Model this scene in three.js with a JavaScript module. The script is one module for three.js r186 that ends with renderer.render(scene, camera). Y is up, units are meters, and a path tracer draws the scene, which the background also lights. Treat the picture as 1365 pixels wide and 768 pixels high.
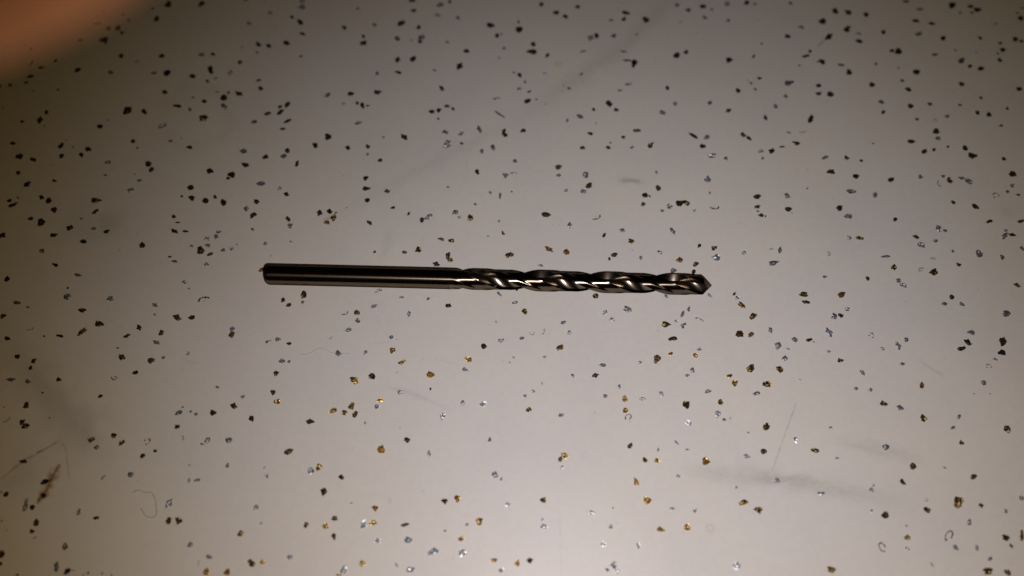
import * as THREE from 'three';
import { mergeGeometries, toCreasedNormals } from 'three/addons/utils/BufferGeometryUtils.js';
import { ImprovedNoise } from 'three/addons/math/ImprovedNoise.js';

// ---------------------------------------------------------------- camera, light, exposure (metres; the table top is y = 0)
const scene = new THREE.Scene();
const camera = new THREE.PerspectiveCamera(41.064, 16 / 9, 0.003, 5);
camera.position.set(0, 0.10459, 0.04226);
camera.lookAt(0, 0, 0);
camera.focus = 0.111;                 // focused on the drill and the table just in front of it
camera.userData.fStop = 8.8;          // an opening of some 3.5 mm
const renderer = new THREE.WebGLRenderer();
renderer.toneMapping = THREE.LinearToneMapping;
renderer.toneMappingExposure = 1;
renderer.shadowMap.enabled = true;
scene.background = new THREE.Color(0.0035, 0.003, 0.0024);   // an unlit room
const mm = (p) => new THREE.Vector3(p[0], p[1], p[2]).multiplyScalar(0.001);
const flashAt = mm([0.0, 104.6, 42.3]).add(new THREE.Vector3(0.0117, -0.0034, 0.0083));
const view = new THREE.Vector3(0, 0, 0).sub(camera.position).normalize();
// the lamp beside the lens is a small white one whose light turns amber towards the rim of its cone: a cool core and a wider amber cone from the same spot
function emitterLight(color, intensity, angle, aim) {
  const l = new THREE.SpotLight(color, intensity, 0, angle, 1, 2);
  l.position.copy(flashAt).addScaledVector(view, 0.0012);
  l.target.position.set(...aim);
  l.shadow.radius = 0.06;             // a 1.2 mm emitter
  l.castShadow = true; l.shadow.camera.near = 0.004; l.shadow.mapSize.set(2048, 2048); l.shadow.bias = -0.0002;
  scene.add(l, l.target);
}
emitterLight(new THREE.Color().setRGB(0.575, 0.69, 1), 0.0208, 0.824, [0.0170, 0, 0.0221]);
emitterLight(new THREE.Color().setRGB(1, 0.655, 0.17), 0.0131, 1.29, [0.0235, 0, 0.0387]);

// ---------------------------------------------------------------- helpers
let seed = 20240;
const rnd = () => { seed = (seed * 1664525 + 1013904223) >>> 0; return seed / 4294967296; };
const noise = new ImprovedNoise();
const counts = {};
const numbered = (n) => { const k = counts[n] = (counts[n] ?? -1) + 1; return k ? n + '_' + String(k).padStart(3, '0') : n; };
function obj(name, geometry, material, parent) {
  const o = new THREE.Mesh(geometry, material);
  o.name = numbered(name); o.castShadow = o.receiveShadow = true;
  (parent ?? scene).add(o);
  return o;
}
function tag(o, label, category, group) { Object.assign(o.userData, { label, category }, group ? { group } : {}); return o; }
function floatTexture(w, h, fill, srgb) {
  const data = new Uint8Array(w * h * 4);
  for (let j = 0; j < h; j++) for (let i = 0; i < w; i++) { const c = fill(i, j), k = (j * w + i) * 4; data[k] = c[0]; data[k + 1] = c[1]; data[k + 2] = c[2]; data[k + 3] = 255; }
  const t = new THREE.DataTexture(data, w, h);
  t.magFilter = t.minFilter = THREE.LinearFilter; t.wrapS = t.wrapT = THREE.RepeatWrapping;
  if (srgb) t.colorSpace = THREE.SRGBColorSpace;
  t.needsUpdate = true;
  return t;
}

// ---------------------------------------------------------------- the table top: a white laminate board, 900 x 700 mm, 28 mm thick
const inner = { x0: -135, x1: 135, z0: -105, z1: 75 };            // the worn part in view (mm), with its own map of smudges and stains
const outer = { x0: -450, x1: 450, z0: -400, z1: 300 };
const TW = 2048, TH = 1365, perMm = TW / (inner.x1 - inner.x0);
const laminate = (x, z) => {                                       // tone of the sheet at (x, z) mm: cloudy, a little yellowed in patches, with a fine grain
  const n = noise.noise(x * 0.035, z * 0.035, 3.3), m = noise.noise(x * 0.11, z * 0.11, 8.1), y = noise.noise(x * 0.05 + 40, z * 0.05, 5.5), g = noise.noise(x * 1.1, z * 1.1, 1.7), q = noise.noise(x * 3.1, z * 3.1, 4.7);
  const v = 1 + 0.018 * n + 0.012 * m + 0.01 * g + 0.01 * q;
  return [219 * v, (215.5 + 1.0 * y) * v, (209 + 4.5 * y - 1.5 * m) * v];
};
const smudges = [                                                  // [points in mm, half width in mm, strength, tint]
  { at: [[29.0, -55.3], [18.6, -43.8], [0.9, -29.2]], half: 1.5, dark: 0.065, rough: 0.8 },
  { at: [[0.9, -29.2], [-8.6, -23.5], [-16.6, -18.6], [-26.6, -12.2]], half: 1.1, dark: 0.04, rough: 0.8 },
  { at: [[-72.2, 8.2], [-64.7, 15.5], [-58.6, 21.1], [-55.8, 23.6]], half: 2.3, dark: 0.13, rough: 0.5 },
  { at: [[22.4, 26.1], [27.8, 26.9], [36.7, 27.6], [44.5, 29.1], [52.2, 30.3]], half: 1.2, dark: 0.075, rough: 1.2 },
  { at: [[31.7, 27.6], [36.8, 27.3], [42.1, 28.2]], half: 0.7, dark: 0.06, rough: 1.2 },
  { at: [[43.5, 22.6], [49.9, 23.6], [55.3, 24.8]], half: 0.9, dark: 0.06, rough: 1.2 },
  { at: [[16.7, -18.1], [18.6, -18.1], [20.1, -17.8]], half: 0.55, dark: 0.2, rough: 1.2 },
  { at: [[-68.4, -12.2], [-64.0, -10.3], [-60.1, -7.8]], half: 3.6, dark: 0.05, rough: 0.9 },
  { at: [[-62.7, -9.7], [-61.2, -10.3], [-58.8, -11.6]], half: 2, dark: 0.06, rough: 0.9 },
  { at: [[-68.0, 28.4], [-66.2, 27.6], [-63.8, 25.1]], half: 2.5, dark: 0.06, rough: 0.8 },
  { at: [[75.8, -13.5], [75.7, -11.6]], half: 1.3, dark: 0.06, rough: 0.9 },
  { at: [[-17.8, 14.8], [-14.3, 15.6], [-8.5, 18.0]], half: 0.35, dark: 0.06, rough: 1.2 },
  { at: [[57.3, 10.8], [59.3, 12.4], [60.9, 13.5]], half: 0.3, dark: 0.07, rough: 1.5 },
  { at: [[-18.5, -10.3], [-18.7, -6.5], [-19.3, -4.7]], half: 0.8, dark: 0.04, rough: 1.2 },
];
const streaks = [                                                  // fine lines: scratches, a fibre pressed into the sheet, a rust-brown streak
  { at: [[39.3, 17.2], [38.0, 19.8], [36.4, 23.1], [34.8, 26.4]], half: 0.075, tint: [120, 116, 112], dark: 0.4 },
  { at: [[-68.2, 27.5], [-65.8, 25.1], [-63.0, 23.4], [-61.3, 22.2]], half: 0.16, tint: [128, 118, 104], dark: 0.6 },
  { at: [[-61.3, 22.2], [-60.3, 23.6], [-59.0, 27.6]], half: 0.12, tint: [150, 142, 130], dark: 0.45 },
  { at: [[-60.8, 25.6], [-61.3, 27.0], [-61.7, 28.8], [-62.6, 30.5]], half: 0.55, tint: [112, 78, 32], dark: 0.9 },
  { at: [[6.2, 31.3], [6.3, 35.2], [6.3, 39.4]], half: 0.08, tint: [165, 160, 155], dark: 0.25 },
  { at: [[-10.9, 10.8], [-9.3, 11.2], [-7.5, 11.7]], half: 0.07, tint: [150, 140, 130], dark: 0.22 },
  { at: [[51.5, -43.9], [52.5, -45.0], [53.0, -45.5]], half: 0.16, tint: [140, 82, 58], dark: 0.6 },
  { at: [[-19.2, 5.0], [-17.4, 8.2], [-19.8, 8.5]], half: 0.07, tint: [160, 155, 150], dark: 0.2 },
  { at: [[-46.9, 10.8], [-44.9, 11.4], [-43.6, 11.6]], half: 0.1, tint: [150, 142, 130], dark: 0.22 },
  { at: [[-28.7, -10.7], [-28.1, -11.3], [-27.6, -11.8]], half: 0.45, tint: [150, 112, 66], dark: 0.35 },
  { at: [[-16.3, 29.9], [-16.1, 30.4], [-16.2, 30.8]], half: 0.16, tint: [170, 150, 100], dark: 0.35 },
];
const rings = [{ c: [[7.7, -40.2]][0], r: 0.42, w: 0.22, tint: [205, 190, 130], dark: 0.8 }, { c: [[25.8, 33.7]][0], r: 0.42, w: 0.16, tint: [180, 172, 140], dark: 0.45 }, { c: [[-50.8, -29.7]][0], r: 5.5, w: 1.2, tint: [205, 196, 178], dark: 0.35 }];
function toLine(x, z, at) {
  let best = 1e9, along = 0;
  for (let i = 0; i + 1 < at.length; i++) {
    const [ax, az] = at[i], dx = at[i + 1][0] - ax, dz = at[i + 1][1] - az;
    const t = Math.max(0, Math.min(1, ((x - ax) * dx + (z - az) * dz) / (dx * dx + dz * dz || 1)));
    const d = Math.hypot(x - ax - t * dx, z - az - t * dz);
    if (d < best) { best = d; along = (i + t) / (at.length - 1); }
  }
  return [best, along];
}
const marks = new Float32Array(TW * TH * 3);
for (let j = 0; j < TH; j++) for (let i = 0; i < TW; i++) {
  const c = laminate(inner.x0 + (i + 0.5) / perMm, inner.z0 + (j + 0.5) / perMm), k = (j * TW + i) * 3;
  marks[k] = c[0]; marks[k + 1] = c[1]; marks[k + 2] = c[2];
}
function near(at, reach, f) {                                       // visits the texels within reach of a line
  const xs = at.map((p) => p[0]), zs = at.map((p) => p[1]);
  const i0 = Math.max(0, Math.floor((Math.min(...xs) - reach - inner.x0) * perMm)), i1 = Math.min(TW - 1, Math.ceil((Math.max(...xs) + reach - inner.x0) * perMm));
  const j0 = Math.max(0, Math.floor((Math.min(...zs) - reach - inner.z0) * perMm)), j1 = Math.min(TH - 1, Math.ceil((Math.max(...zs) + reach - inner.z0) * perMm));
  for (let j = j0; j <= j1; j++) for (let i = i0; i <= i1; i++) f(inner.x0 + (i + 0.5) / perMm, inner.z0 + (j + 0.5) / perMm, (j * TW + i) * 3);
}
for (const s of smudges) near(s.at, s.half * 3, (x, z, k) => {
  const [d, t] = toLine(x, z, s.at), w = s.half * (1 + 0.7 * noise.noise(x * 0.4, z * 0.4, 11));
  const grain = 0.75 + 0.5 * s.rough * (0.6 * noise.noise(x * 0.9, z * 2.6, 2.2) + 0.5 * noise.noise(x * 2.4, z * 5, 6.1));
  const a = s.dark * Math.exp(-((d / w) ** 2)) * Math.max(0, grain) * Math.min(1, 0.25 + 3 * t, 0.25 + 3 * (1 - t));
  marks[k] *= 1 - a; marks[k + 1] *= 1 - a; marks[k + 2] *= 1 - a * 1.06;
});
const blend = (k, tint, a) => { for (let c = 0; c < 3; c++) marks[k + c] += (tint[c] - marks[k + c]) * a; };
for (const s of streaks) near(s.at, s.half * 4, (x, z, k) => {
  const [d, t] = toLine(x, z, s.at), w = s.half * (0.8 + 0.9 * Math.max(-0.6, noise.noise(x * 1.3, z * 1.3, 21))) * Math.min(1, 0.3 + 4 * t, 0.3 + 4 * (1 - t));
  blend(k, s.tint, s.dark * Math.exp(-((d / Math.max(w, 0.05)) ** 2)) * (0.75 + 0.5 * noise.noise(x * 2.2, z * 2.2, 31)));
});
for (const r of rings) near([r.c, r.c], r.r * 2.2, (x, z, k) => {
  const d = Math.hypot(x - r.c[0], z - r.c[1]) - r.r;
  blend(k, r.tint, r.dark * Math.exp(-((d / r.w) ** 2)) * Math.max(0, 0.6 + noise.noise(x * 1.8 / r.r, z * 1.8 / r.r, 41)));
});
for (let n = 0; n < 900; n++) {                                     // specks of dust and dirt
  const c = [inner.x0 + rnd() * (inner.x1 - inner.x0), inner.z0 + rnd() * (inner.z1 - inner.z0)], r = 0.04 + 0.11 * rnd() ** 3, a = 0.15 + 0.5 * rnd() ** 2, tint = rnd() < 0.3 ? [120, 92, 60] : [96, 92, 90];
  near([c, c], r * 3, (x, z, k) => blend(k, tint, a * Math.exp(-((Math.hypot(x - c[0], z - c[1]) / r) ** 2))));
}
for (let n = 0; n < 60; n++) {                                      // hairline wear
  const x = inner.x0 + rnd() * (inner.x1 - inner.x0), z = inner.z0 + rnd() * (inner.z1 - inner.z0), a = rnd() * 6.28, l = 2 + 6 * rnd();
  const at = [[x, z], [x + l * Math.cos(a), z + l * Math.sin(a)], [x + 1.7 * l * Math.cos(a + 0.3), z + 1.7 * l * Math.sin(a + 0.3)]];
  near(at, 0.3, (px, pz, k) => blend(k, [168, 162, 154], 0.09 * Math.exp(-((toLine(px, pz, at)[0] / 0.07) ** 2))));
}
const wornMap = floatTexture(TW, TH, (i, j) => { const k = (j * TW + i) * 3; return [marks[k], marks[k + 1], marks[k + 2]].map((v) => Math.max(0, Math.min(255, v + rnd() - 0.5))); }, true);
wornMap.wrapS = wornMap.wrapT = THREE.ClampToEdgeWrapping;
const plainMap = floatTexture(512, 512, (i, j) => {
  const u = Math.abs(i - 256) * 0.25, v = Math.abs(j - 256) * 0.25;
  return laminate(u, v).map((c) => Math.max(0, Math.min(255, c + rnd() - 0.5)));
}, true);
const laminateLook = { roughness: 0.42, specularIntensity: 0.6 };
const wornLaminate = new THREE.MeshPhysicalMaterial({ ...laminateLook, map: wornMap });
const plainLaminate = new THREE.MeshPhysicalMaterial({ ...laminateLook, map: plainMap });
const chipboard = new THREE.MeshStandardMaterial({ color: new THREE.Color().setRGB(0.22, 0.15, 0.09), roughness: 0.9 });
function tableGeometry() {
  const pos = [], uv = [], nor = [], groups = [[], [], []];
  const quad = (g, p, n, t) => { const b = pos.length / 3; for (let i = 0; i < 4; i++) { pos.push(...p[i].map((v) => v * 0.001)); nor.push(...n); uv.push(...t[i]); } groups[g].push(b, b + 1, b + 2, b, b + 2, b + 3); };
  const top = (g, x0, x1, z0, z1, map) => quad(g, [[x0, 0, z1], [x1, 0, z1], [x1, 0, z0], [x0, 0, z0]], [0, 1, 0], [[x0, z1], [x1, z1], [x1, z0], [x0, z0]].map(map));
  const worn = ([x, z]) => [(x - inner.x0) / (inner.x1 - inner.x0), (z - inner.z0) / (inner.z1 - inner.z0)], plain = ([x, z]) => [x / 128, z / 128];
  top(0, inner.x0, inner.x1, inner.z0, inner.z1, worn);
  top(1, outer.x0, outer.x1, outer.z0, inner.z0, plain); top(1, outer.x0, outer.x1, inner.z1, outer.z1, plain);
  top(1, outer.x0, inner.x0, inner.z0, inner.z1, plain); top(1, inner.x1, outer.x1, inner.z0, inner.z1, plain);
  const { x0, x1, z0, z1 } = outer, y = -28, s = [[0, 0], [1, 0], [1, 1], [0, 1]];
  quad(2, [[x0, y, z1], [x1, y, z1], [x1, 0, z1], [x0, 0, z1]], [0, 0, 1], s); quad(2, [[x1, y, z0], [x0, y, z0], [x0, 0, z0], [x1, 0, z0]], [0, 0, -1], s);
  quad(2, [[x1, y, z1], [x1, y, z0], [x1, 0, z0], [x1, 0, z1]], [1, 0, 0], s); quad(2, [[x0, y, z0], [x0, y, z1], [x0, 0, z1], [x0, 0, z0]], [-1, 0, 0], s);
  quad(2, [[x0, y, z0], [x1, y, z0], [x1, y, z1], [x0, y, z1]], [0, -1, 0], s);
  const g = new THREE.BufferGeometry(), index = groups.flat();
  g.setAttribute('position', new THREE.Float32BufferAttribute(pos, 3)); g.setAttribute('normal', new THREE.Float32BufferAttribute(nor, 3)); g.setAttribute('uv', new THREE.Float32BufferAttribute(uv, 2)); g.setIndex(index);
  let at = 0; groups.forEach((l, i) => { g.addGroup(at, l.length, i); at += l.length; });
  return g;
}
const tabletop = obj('tabletop', tableGeometry(), [wornLaminate, plainLaminate, chipboard]);
tabletop.userData.kind = 'structure';
tabletop.userData.label = 'worn white laminate tabletop sprinkled with dark, gold and silver metallic flecks';

// ---------------------------------------------------------------- the flecks: crumpled bits of gold and silver foil in the sheet
// a flake of about one unit across: a centre, an inner ring and a ragged rim, each corner at its own height, so that every facet looks its own way
function flake(points, ragged, crumple) {
  const rimR = [], inR = [], pos = [], lift = () => (rnd() - 0.35) * crumple;
  for (let i = 0; i < points; i++) rimR.push(0.5 * (1 - ragged * rnd()));
  const q = 2 + Math.floor(rnd() * 2), ph = rnd() * 6.28;
  const ring = (r) => r.map((v, i) => { const a = (i + 0.35 * (rnd() - 0.5)) / r.length * Math.PI * 2, w = v * (1 + 0.12 * Math.cos(q * a + ph)); return [w * Math.cos(a), 0.02 + Math.max(0, lift()), w * Math.sin(a)]; });
  const rim = ring(rimR); for (let i = 0; i < points; i++) inR.push(rimR[i] * (0.45 + 0.2 * rnd()));
  const mid = ring(inR).map((p) => [p[0], p[1] + 0.04, p[2]]), c = [0.08 * (rnd() - 0.5), 0.07 + Math.max(0, lift()), 0.08 * (rnd() - 0.5)];
  const tri = (...t) => t.forEach((p) => pos.push(...p));
  for (let i = 0; i < points; i++) {
    const j = (i + 1) % points, a = [rim[i][0] * 1.02, -0.02, rim[i][2] * 1.02], b = [rim[j][0] * 1.02, -0.02, rim[j][2] * 1.02];
    tri(c, mid[j], mid[i]); tri(mid[i], mid[j], rim[j]); tri(mid[i], rim[j], rim[i]); tri(rim[i], rim[j], b); tri(rim[i], b, a);
  }
  const g = new THREE.BufferGeometry();
  g.setAttribute('position', new THREE.Float32BufferAttribute(pos, 3));
  g.computeVertexNormals();
  return g;
}
const placed = (g, x, z, l, w, a) => g.clone().applyMatrix4(new THREE.Matrix4().compose(new THREE.Vector3(x, 0, z), new THREE.Quaternion().setFromAxisAngle(new THREE.Vector3(0, 1, 0), a), new THREE.Vector3(l, Math.min(l, w), w)));
const cluster = (n, spread, size) => mergeGeometries(Array.from({ length: n }, () => { const s = size * (0.4 + 0.8 * rnd()), r = spread * Math.sqrt(rnd()), a = rnd() * 6.28; return placed(flake(6, 0.5, 0.2), r * Math.cos(a), r * Math.sin(a), s * (1 + rnd()), s, rnd() * 3); }));
const ringOf = (n, sweep) => mergeGeometries(Array.from({ length: n }, (_, i) => { const a = i / n * sweep; return placed(flake(6, 0.4, 0.2), 0.38 * Math.cos(a), 0.38 * Math.sin(a), 0.34, 0.12 + 0.14 * rnd(), -a + Math.PI / 2); }));
// most flakes are two or three scraps lying together, so that the outline has notches and horns
const ragged = () => mergeGeometries([flake(9, 0.45, 0.16), ...Array.from({ length: 1 + Math.floor(rnd() * 2.5) }, () => { const a = rnd() * 6.28, s = 0.3 + 0.35 * rnd(); return placed(flake(7, 0.5, 0.2), 0.3 * Math.cos(a), 0.3 * Math.sin(a), s * 1.3, s, rnd() * 3); })]);
const shapes = {
  whole: Array.from({ length: 14 }, () => (rnd() < 0.35 ? flake(10, 0.5, 0.16) : ragged())),
  crumpled: Array.from({ length: 10 }, () => mergeGeometries([flake(10, 0.45, 0.3), cluster(4, 0.36, 0.3)])),
  broken: Array.from({ length: 6 }, (_, i) => (i % 2 ? cluster(7, 0.42, 0.24) : mergeGeometries([ringOf(5, 3.4), cluster(2, 0.3, 0.22)]))),
  ring: Array.from({ length: 3 }, () => ringOf(9, 5.2)),
};
const foil = (r, g, b, roughness) => new THREE.MeshStandardMaterial({ color: new THREE.Color().setRGB(r, g, b), metalness: 1, roughness });
const dull = (r, g, b, roughness, metalness) => new THREE.MeshStandardMaterial({ color: new THREE.Color().setRGB(r, g, b), metalness, roughness });
const foils = {  // dark and brown tones: gold foil turned from the flash, shade put into colour
  dark: [dull(0.05, 0.036, 0.02, 0.5, 0.7), dull(0.075, 0.05, 0.024, 0.5, 0.7), dull(0.04, 0.034, 0.028, 0.5, 0.7)],
  silver: [dull(0.36, 0.37, 0.40, 0.5, 0.86), dull(0.29, 0.30, 0.33, 0.5, 0.86), dull(0.42, 0.43, 0.45, 0.5, 0.86)],
  shadedGold: [foil(0.20, 0.135, 0.055, 0.46), foil(0.16, 0.11, 0.05, 0.46)],
  gold: [foil(0.66, 0.45, 0.16, 0.44), foil(0.50, 0.34, 0.12, 0.44)],
  amber: [dull(0.22, 0.12, 0.045, 0.5, 0.75), dull(0.17, 0.10, 0.045, 0.5, 0.75)],
  bright: [foil(0.72, 0.74, 0.78, 0.44), foil(0.62, 0.64, 0.68, 0.44)],
};
let each = true;                                                    // a mesh of its own for each of the 300 largest
const rest = {};
function fleck(kind, metals, x, z, length, width, turn) {            // hundredths of a millimetre, degrees
  const list = shapes[kind], g = list[Math.floor(rnd() * list.length)], m = foils[metals], material = m[Math.floor(rnd() * m.length)], flip = rnd() < 0.5 ? Math.PI : 0;
  const l = length * 1e-5 * 1.18, w = width * 1e-5 * 1.18, a = turn * Math.PI / 180 + flip;
  if (!each) { (rest[material.uuid] ??= { material, list: [] }).list.push(placed(g, x * 1e-5, z * 1e-5, l, w, a)); return; }
  const o = obj('fleck', g, material, tabletop);
  o.position.set(x * 1e-5, 0, z * 1e-5); o.rotation.y = a; o.scale.set(l, Math.min(l, w), w);
}
const dark = (...p) => fleck('whole', 'dark', ...p), silver = (...p) => fleck(rnd() < 0.6 ? 'whole' : 'crumpled', 'silver', ...p), shadedGold = (...p) => fleck('crumpled', 'shadedGold', ...p);
const gold = (...p) => fleck('crumpled', 'gold', ...p), amber = (...p) => fleck('whole', 'amber', ...p), bright = (...p) => fleck('crumpled', 'bright', ...p);
const crumbs = (...p) => fleck('broken', 'dark', ...p), ring = (...p) => fleck('ring', 'dark', ...p);
shadedGold(5883,3040,180,137,35); bright(-1015,3663,172,93,13); dark(-6219,-3102,205,138,24); shadedGold(6081,3897,143,91,17); ring(5672,3467,158,79,48); shadedGold(-3341,3800,128,89,-48); 
dark(6993,820,154,101,85); shadedGold(-4968,-2951,163,134,14); gold(-2204,1387,155,92,-40); bright(-2144,3881,124,88,68); bright(2869,3832,117,94,12); gold(4082,3881,129,83,-3); 
bright(-1289,3881,125,85,-2); shadedGold(3234,3145,126,92,-2); crumbs(-4491,186,161,98,14); gold(-1770,2354,115,108,-41); silver(-6400,3079,146,78,86); shadedGold(3053,3047,150,76,7); 
shadedGold(3356,1224,143,96,55); gold(1781,3026,118,96,-63); silver(3788,882,159,88,40); dark(-2495,2905,126,87,52); amber(-4841,456,163,87,-24); silver(1678,337,141,101,-22); 
silver(-5827,3836,124,79,-87); ring(4780,3610,118,83,-70); shadedGold(-4357,3280,115,89,-32); amber(-3014,2387,150,73,25); gold(-2214,1765,120,98,43); silver(6976,-558,134,111,62); 
dark(4979,-1960,173,98,11); dark(4808,-2941,203,90,52); silver(7147,405,131,101,7); shadedGold(-6169,681,174,74,48); gold(-429,3285,100,97,30); shadedGold(3263,710,121,105,23); 
bright(-637,3677,106,87,56); shadedGold(3483,436,137,94,23); dark(-6215,3301,103,91,63); amber(678,909,149,81,42); shadedGold(-5939,556,143,87,-18); shadedGold(2213,562,134,93,-8); 
dark(6498,831,139,87,-33); bright(-1933,3320,115,80,62); shadedGold(4890,3206,102,91,-58); shadedGold(6404,3493,106,85,-5); shadedGold(2405,1739,112,97,70); gold(2602,2510,108,93,18); 
shadedGold(-6395,-1455,170,88,-4); gold(-2590,2587,105,94,36); bright(-1348,3523,106,84,3); bright(1304,3827,103,84,-20); gold(-1149,1314,121,92,-3); silver(-4521,3067,107,86,-89); 
silver(3884,-403,167,80,13); gold(1652,2784,125,76,-63); dark(-1878,-4861,187,106,48); silver(3046,-482,130,102,-6); silver(5069,2324,113,88,61); silver(4546,694,129,91,-48); 
shadedGold(4260,102,147,84,4); shadedGold(5457,3144,98,92,-66); silver(7097,-1778,142,104,-11); shadedGold(6239,-250,139,90,30); gold(1935,3391,120,71,-12); gold(2277,3362,106,81,67); 
shadedGold(4092,2367,129,74,-12); dark(-7655,-1371,188,73,35); dark(-3846,1754,124,81,-20); amber(2052,1081,129,84,74); shadedGold(-4485,3278,103,83,73); bright(-2689,2646,118,77,-61); 
dark(521,-1200,167,80,-3); dark(111,-4730,161,114,77); silver(-6498,133,133,88,-76); dark(-2198,-3448,157,104,12); shadedGold(-3047,112,148,79,89); gold(-1915,3809,103,76,-20); 
dark(-4653,-614,116,106,41); shadedGold(5651,1926,117,81,90); dark(5373,2577,109,81,-18); bright(-953,1904,114,83,89); silver(6456,-971,127,99,82); dark(-6225,2786,119,72,9); 
gold(708,2435,125,71,-35); dark(1577,-3218,126,123,-74); silver(4659,440,113,96,-1); gold(-2465,1828,146,65,20); shadedGold(6764,2072,101,91,25); dark(-7147,-1085,127,99,49); 
dark(-6913,-857,150,82,15); silver(5243,-1604,167,79,-10); silver(5350,1783,125,75,-45); dark(7575,-5244,160,114,33); dark(-4931,-1498,130,101,-15); shadedGold(-6709,1752,108,87,68); 
gold(-3901,3913,100,74,82); dark(-4691,-3349,148,105,35); dark(-7524,-1732,149,90,22); shadedGold(5139,1724,121,78,-10); dark(-5696,-3832,144,111,-16); gold(-2430,3348,91,86,-24); 
amber(-5092,1106,110,90,-24); silver(-2459,1004,106,95,70); shadedGold(-1966,1338,104,93,64); bright(-230,2691,100,84,-37); dark(-6702,-980,118,103,68); dark(-2770,1981,132,68,8); 
shadedGold(3769,1236,112,87,-30); dark(-4995,-3896,149,106,-76); silver(-1034,-2430,145,96,6); shadedGold(-6654,2041,115,77,14); silver(-4589,1857,121,75,5); amber(-3525,3439,101,75,-0); 
dark(-5682,3906,104,70,25); gold(-718,2999,101,80,83); silver(-1280,-1165,132,93,32); silver(-1526,-4556,140,119,30); dark(5198,2788,114,71,-43); amber(6620,3463,122,61,71); 
shadedGold(3339,270,134,79,-40); shadedGold(-2156,1872,110,81,55); shadedGold(-5718,2225,110,78,-1); silver(-3845,2233,110,77,3); dark(-1648,-4125,135,117,17); amber(6320,3913,96,74,-57); 
amber(2499,-452,135,83,-16); dark(-4436,-1423,136,90,-82); dark(5548,-5121,142,120,30); shadedGold(3573,1455,107,86,13); crumbs(3103,-1342,137,88,-3); shadedGold(-957,-522,134,83,67); 
gold(-1697,954,102,94,-62); amber(-4021,724,101,97,-45); crumbs(-4951,2246,100,83,-60); gold(-1800,3122,94,81,-11); bright(-1736,3530,111,65,7); shadedGold(3482,2041,113,75,68); 
dark(2577,-1407,135,89,34); crumbs(-4583,-801,112,101,41); silver(3039,-1821,116,106,2); dark(-1427,2220,107,76,-3); dark(-7680,-857,113,99,52); dark(7257,-2252,136,93,12); 
silver(2430,-3059,135,101,-3); gold(-615,1092,139,66,-11); gold(-656,3505,116,61,13); dark(339,-4264,164,92,7); crumbs(5060,-806,112,98,14); crumbs(-4653,-3851,157,93,-78); 
silver(6144,-689,144,75,-22); dark(5772,-5096,161,100,-67); silver(3147,-2244,144,87,3); dark(-2494,-4446,141,108,41); shadedGold(-5768,3599,98,70,-90); dark(2758,-4198,144,103,29); 
shadedGold(-1403,-618,109,98,-76); dark(5350,-4575,160,96,62); shadedGold(2686,-1407,126,91,-66); shadedGold(-890,3033,94,77,-4); dark(-4723,-1962,127,94,6); dark(-3646,-3203,144,93,41); 
dark(1198,-1718,134,86,33); dark(-357,-4817,153,100,-31); amber(6154,2721,113,65,20); silver(-4143,2233,119,65,63); gold(-3637,3913,90,72,-81); shadedGold(413,3016,98,73,-17); 
gold(72,3804,91,72,77); dark(-872,-3965,132,108,-86); silver(-865,-1248,137,80,18); dark(-6890,-4524,125,118,-65); silver(-3900,-1752,164,71,5); bright(2414,1994,134,59,-31); 
crumbs(-4829,-101,121,81,6); shadedGold(1219,127,101,95,20); dark(6696,-3847,140,98,28); amber(3420,724,116,77,16); silver(3854,1073,103,83,67); dark(2296,780,113,79,4); 
bright(411,3355,103,66,1); silver(-5866,171,115,82,18); dark(-2935,-1232,110,98,-26); silver(-4666,-3167,133,97,-57); silver(5129,-1177,133,80,5); dark(-4631,462,99,92,-34); 
dark(5193,-3417,135,97,26); amber(5718,1461,112,73,50); silver(7480,-4077,186,75,43); dark(3785,-1521,134,82,4); dark(4099,-2332,136,87,61); crumbs(-4211,-661,109,93,-70); 
shadedGold(-5515,1056,106,79,-40); dark(-6711,1981,94,82,-51); gold(-3245,1694,93,85,-83); gold(1567,1662,94,84,13); gold(-1817,3306,116,57,8); silver(-5599,-2809,143,86,40); 
silver(4551,-3638,161,82,27); dark(6393,930,108,78,9); crumbs(1286,-1165,135,77,25); dark(5898,-1821,129,86,1); dark(-7359,438,101,88,73); silver(4243,-1527,125,85,-38); 
silver(2468,582,117,74,50); dark(-4176,-2087,146,77,-9); dark(-3788,-4446,137,101,-54); dark(2033,-4033,166,81,82); amber(813,-574,121,81,80); dark(-5703,-2104,126,89,-37); 
silver(-1547,1558,103,76,55); silver(-5091,2693,109,63,-43); dark(1600,2301,104,69,26); amber(548,-630,128,76,-18); silver(-102,-1892,112,98,-21); silver(1152,-1892,111,99,-15); 
amber(4807,111,132,68,24); silver(-5685,3167,100,64,58); dark(-1406,3332,111,57,8); shadedGold(-634,-1149,112,90,-71); gold(-1556,1133,131,61,21); dark(6483,-4279,138,97,20); 
dark(-3734,-3073,130,92,43); dark(-4372,-1902,114,94,12); silver(-6768,1414,112,69,-9); shadedGold(5666,-333,112,82,62); dark(7801,-1923,115,93,-41); silver(670,1891,89,82,80); 
dark(6952,989,110,73,22); gold(5122,3488,95,65,10); dark(-7594,-2908,114,102,-51); shadedGold(182,372,110,77,-74); dark(-7122,-1455,110,92,67); dark(-4714,-1452,110,92,20); 
crumbs(-5570,1346,90,85,-14); dark(-3582,1937,98,73,-34); gold(3109,1432,101,75,54); shadedGold(-2686,3330,82,75,36); bright(4089,2933,119,54,-3); dark(7107,-1340,126,79,-54); 
dark(-5270,-3764,139,90,1); dark(-2934,-2597,118,95,-44); crumbs(7463,-1544,131,78,20); dark(5704,-4763,157,87,30); dark(-6696,-4762,130,104,-54); shadedGold(-2713,-1149,120,81,74); 
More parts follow.
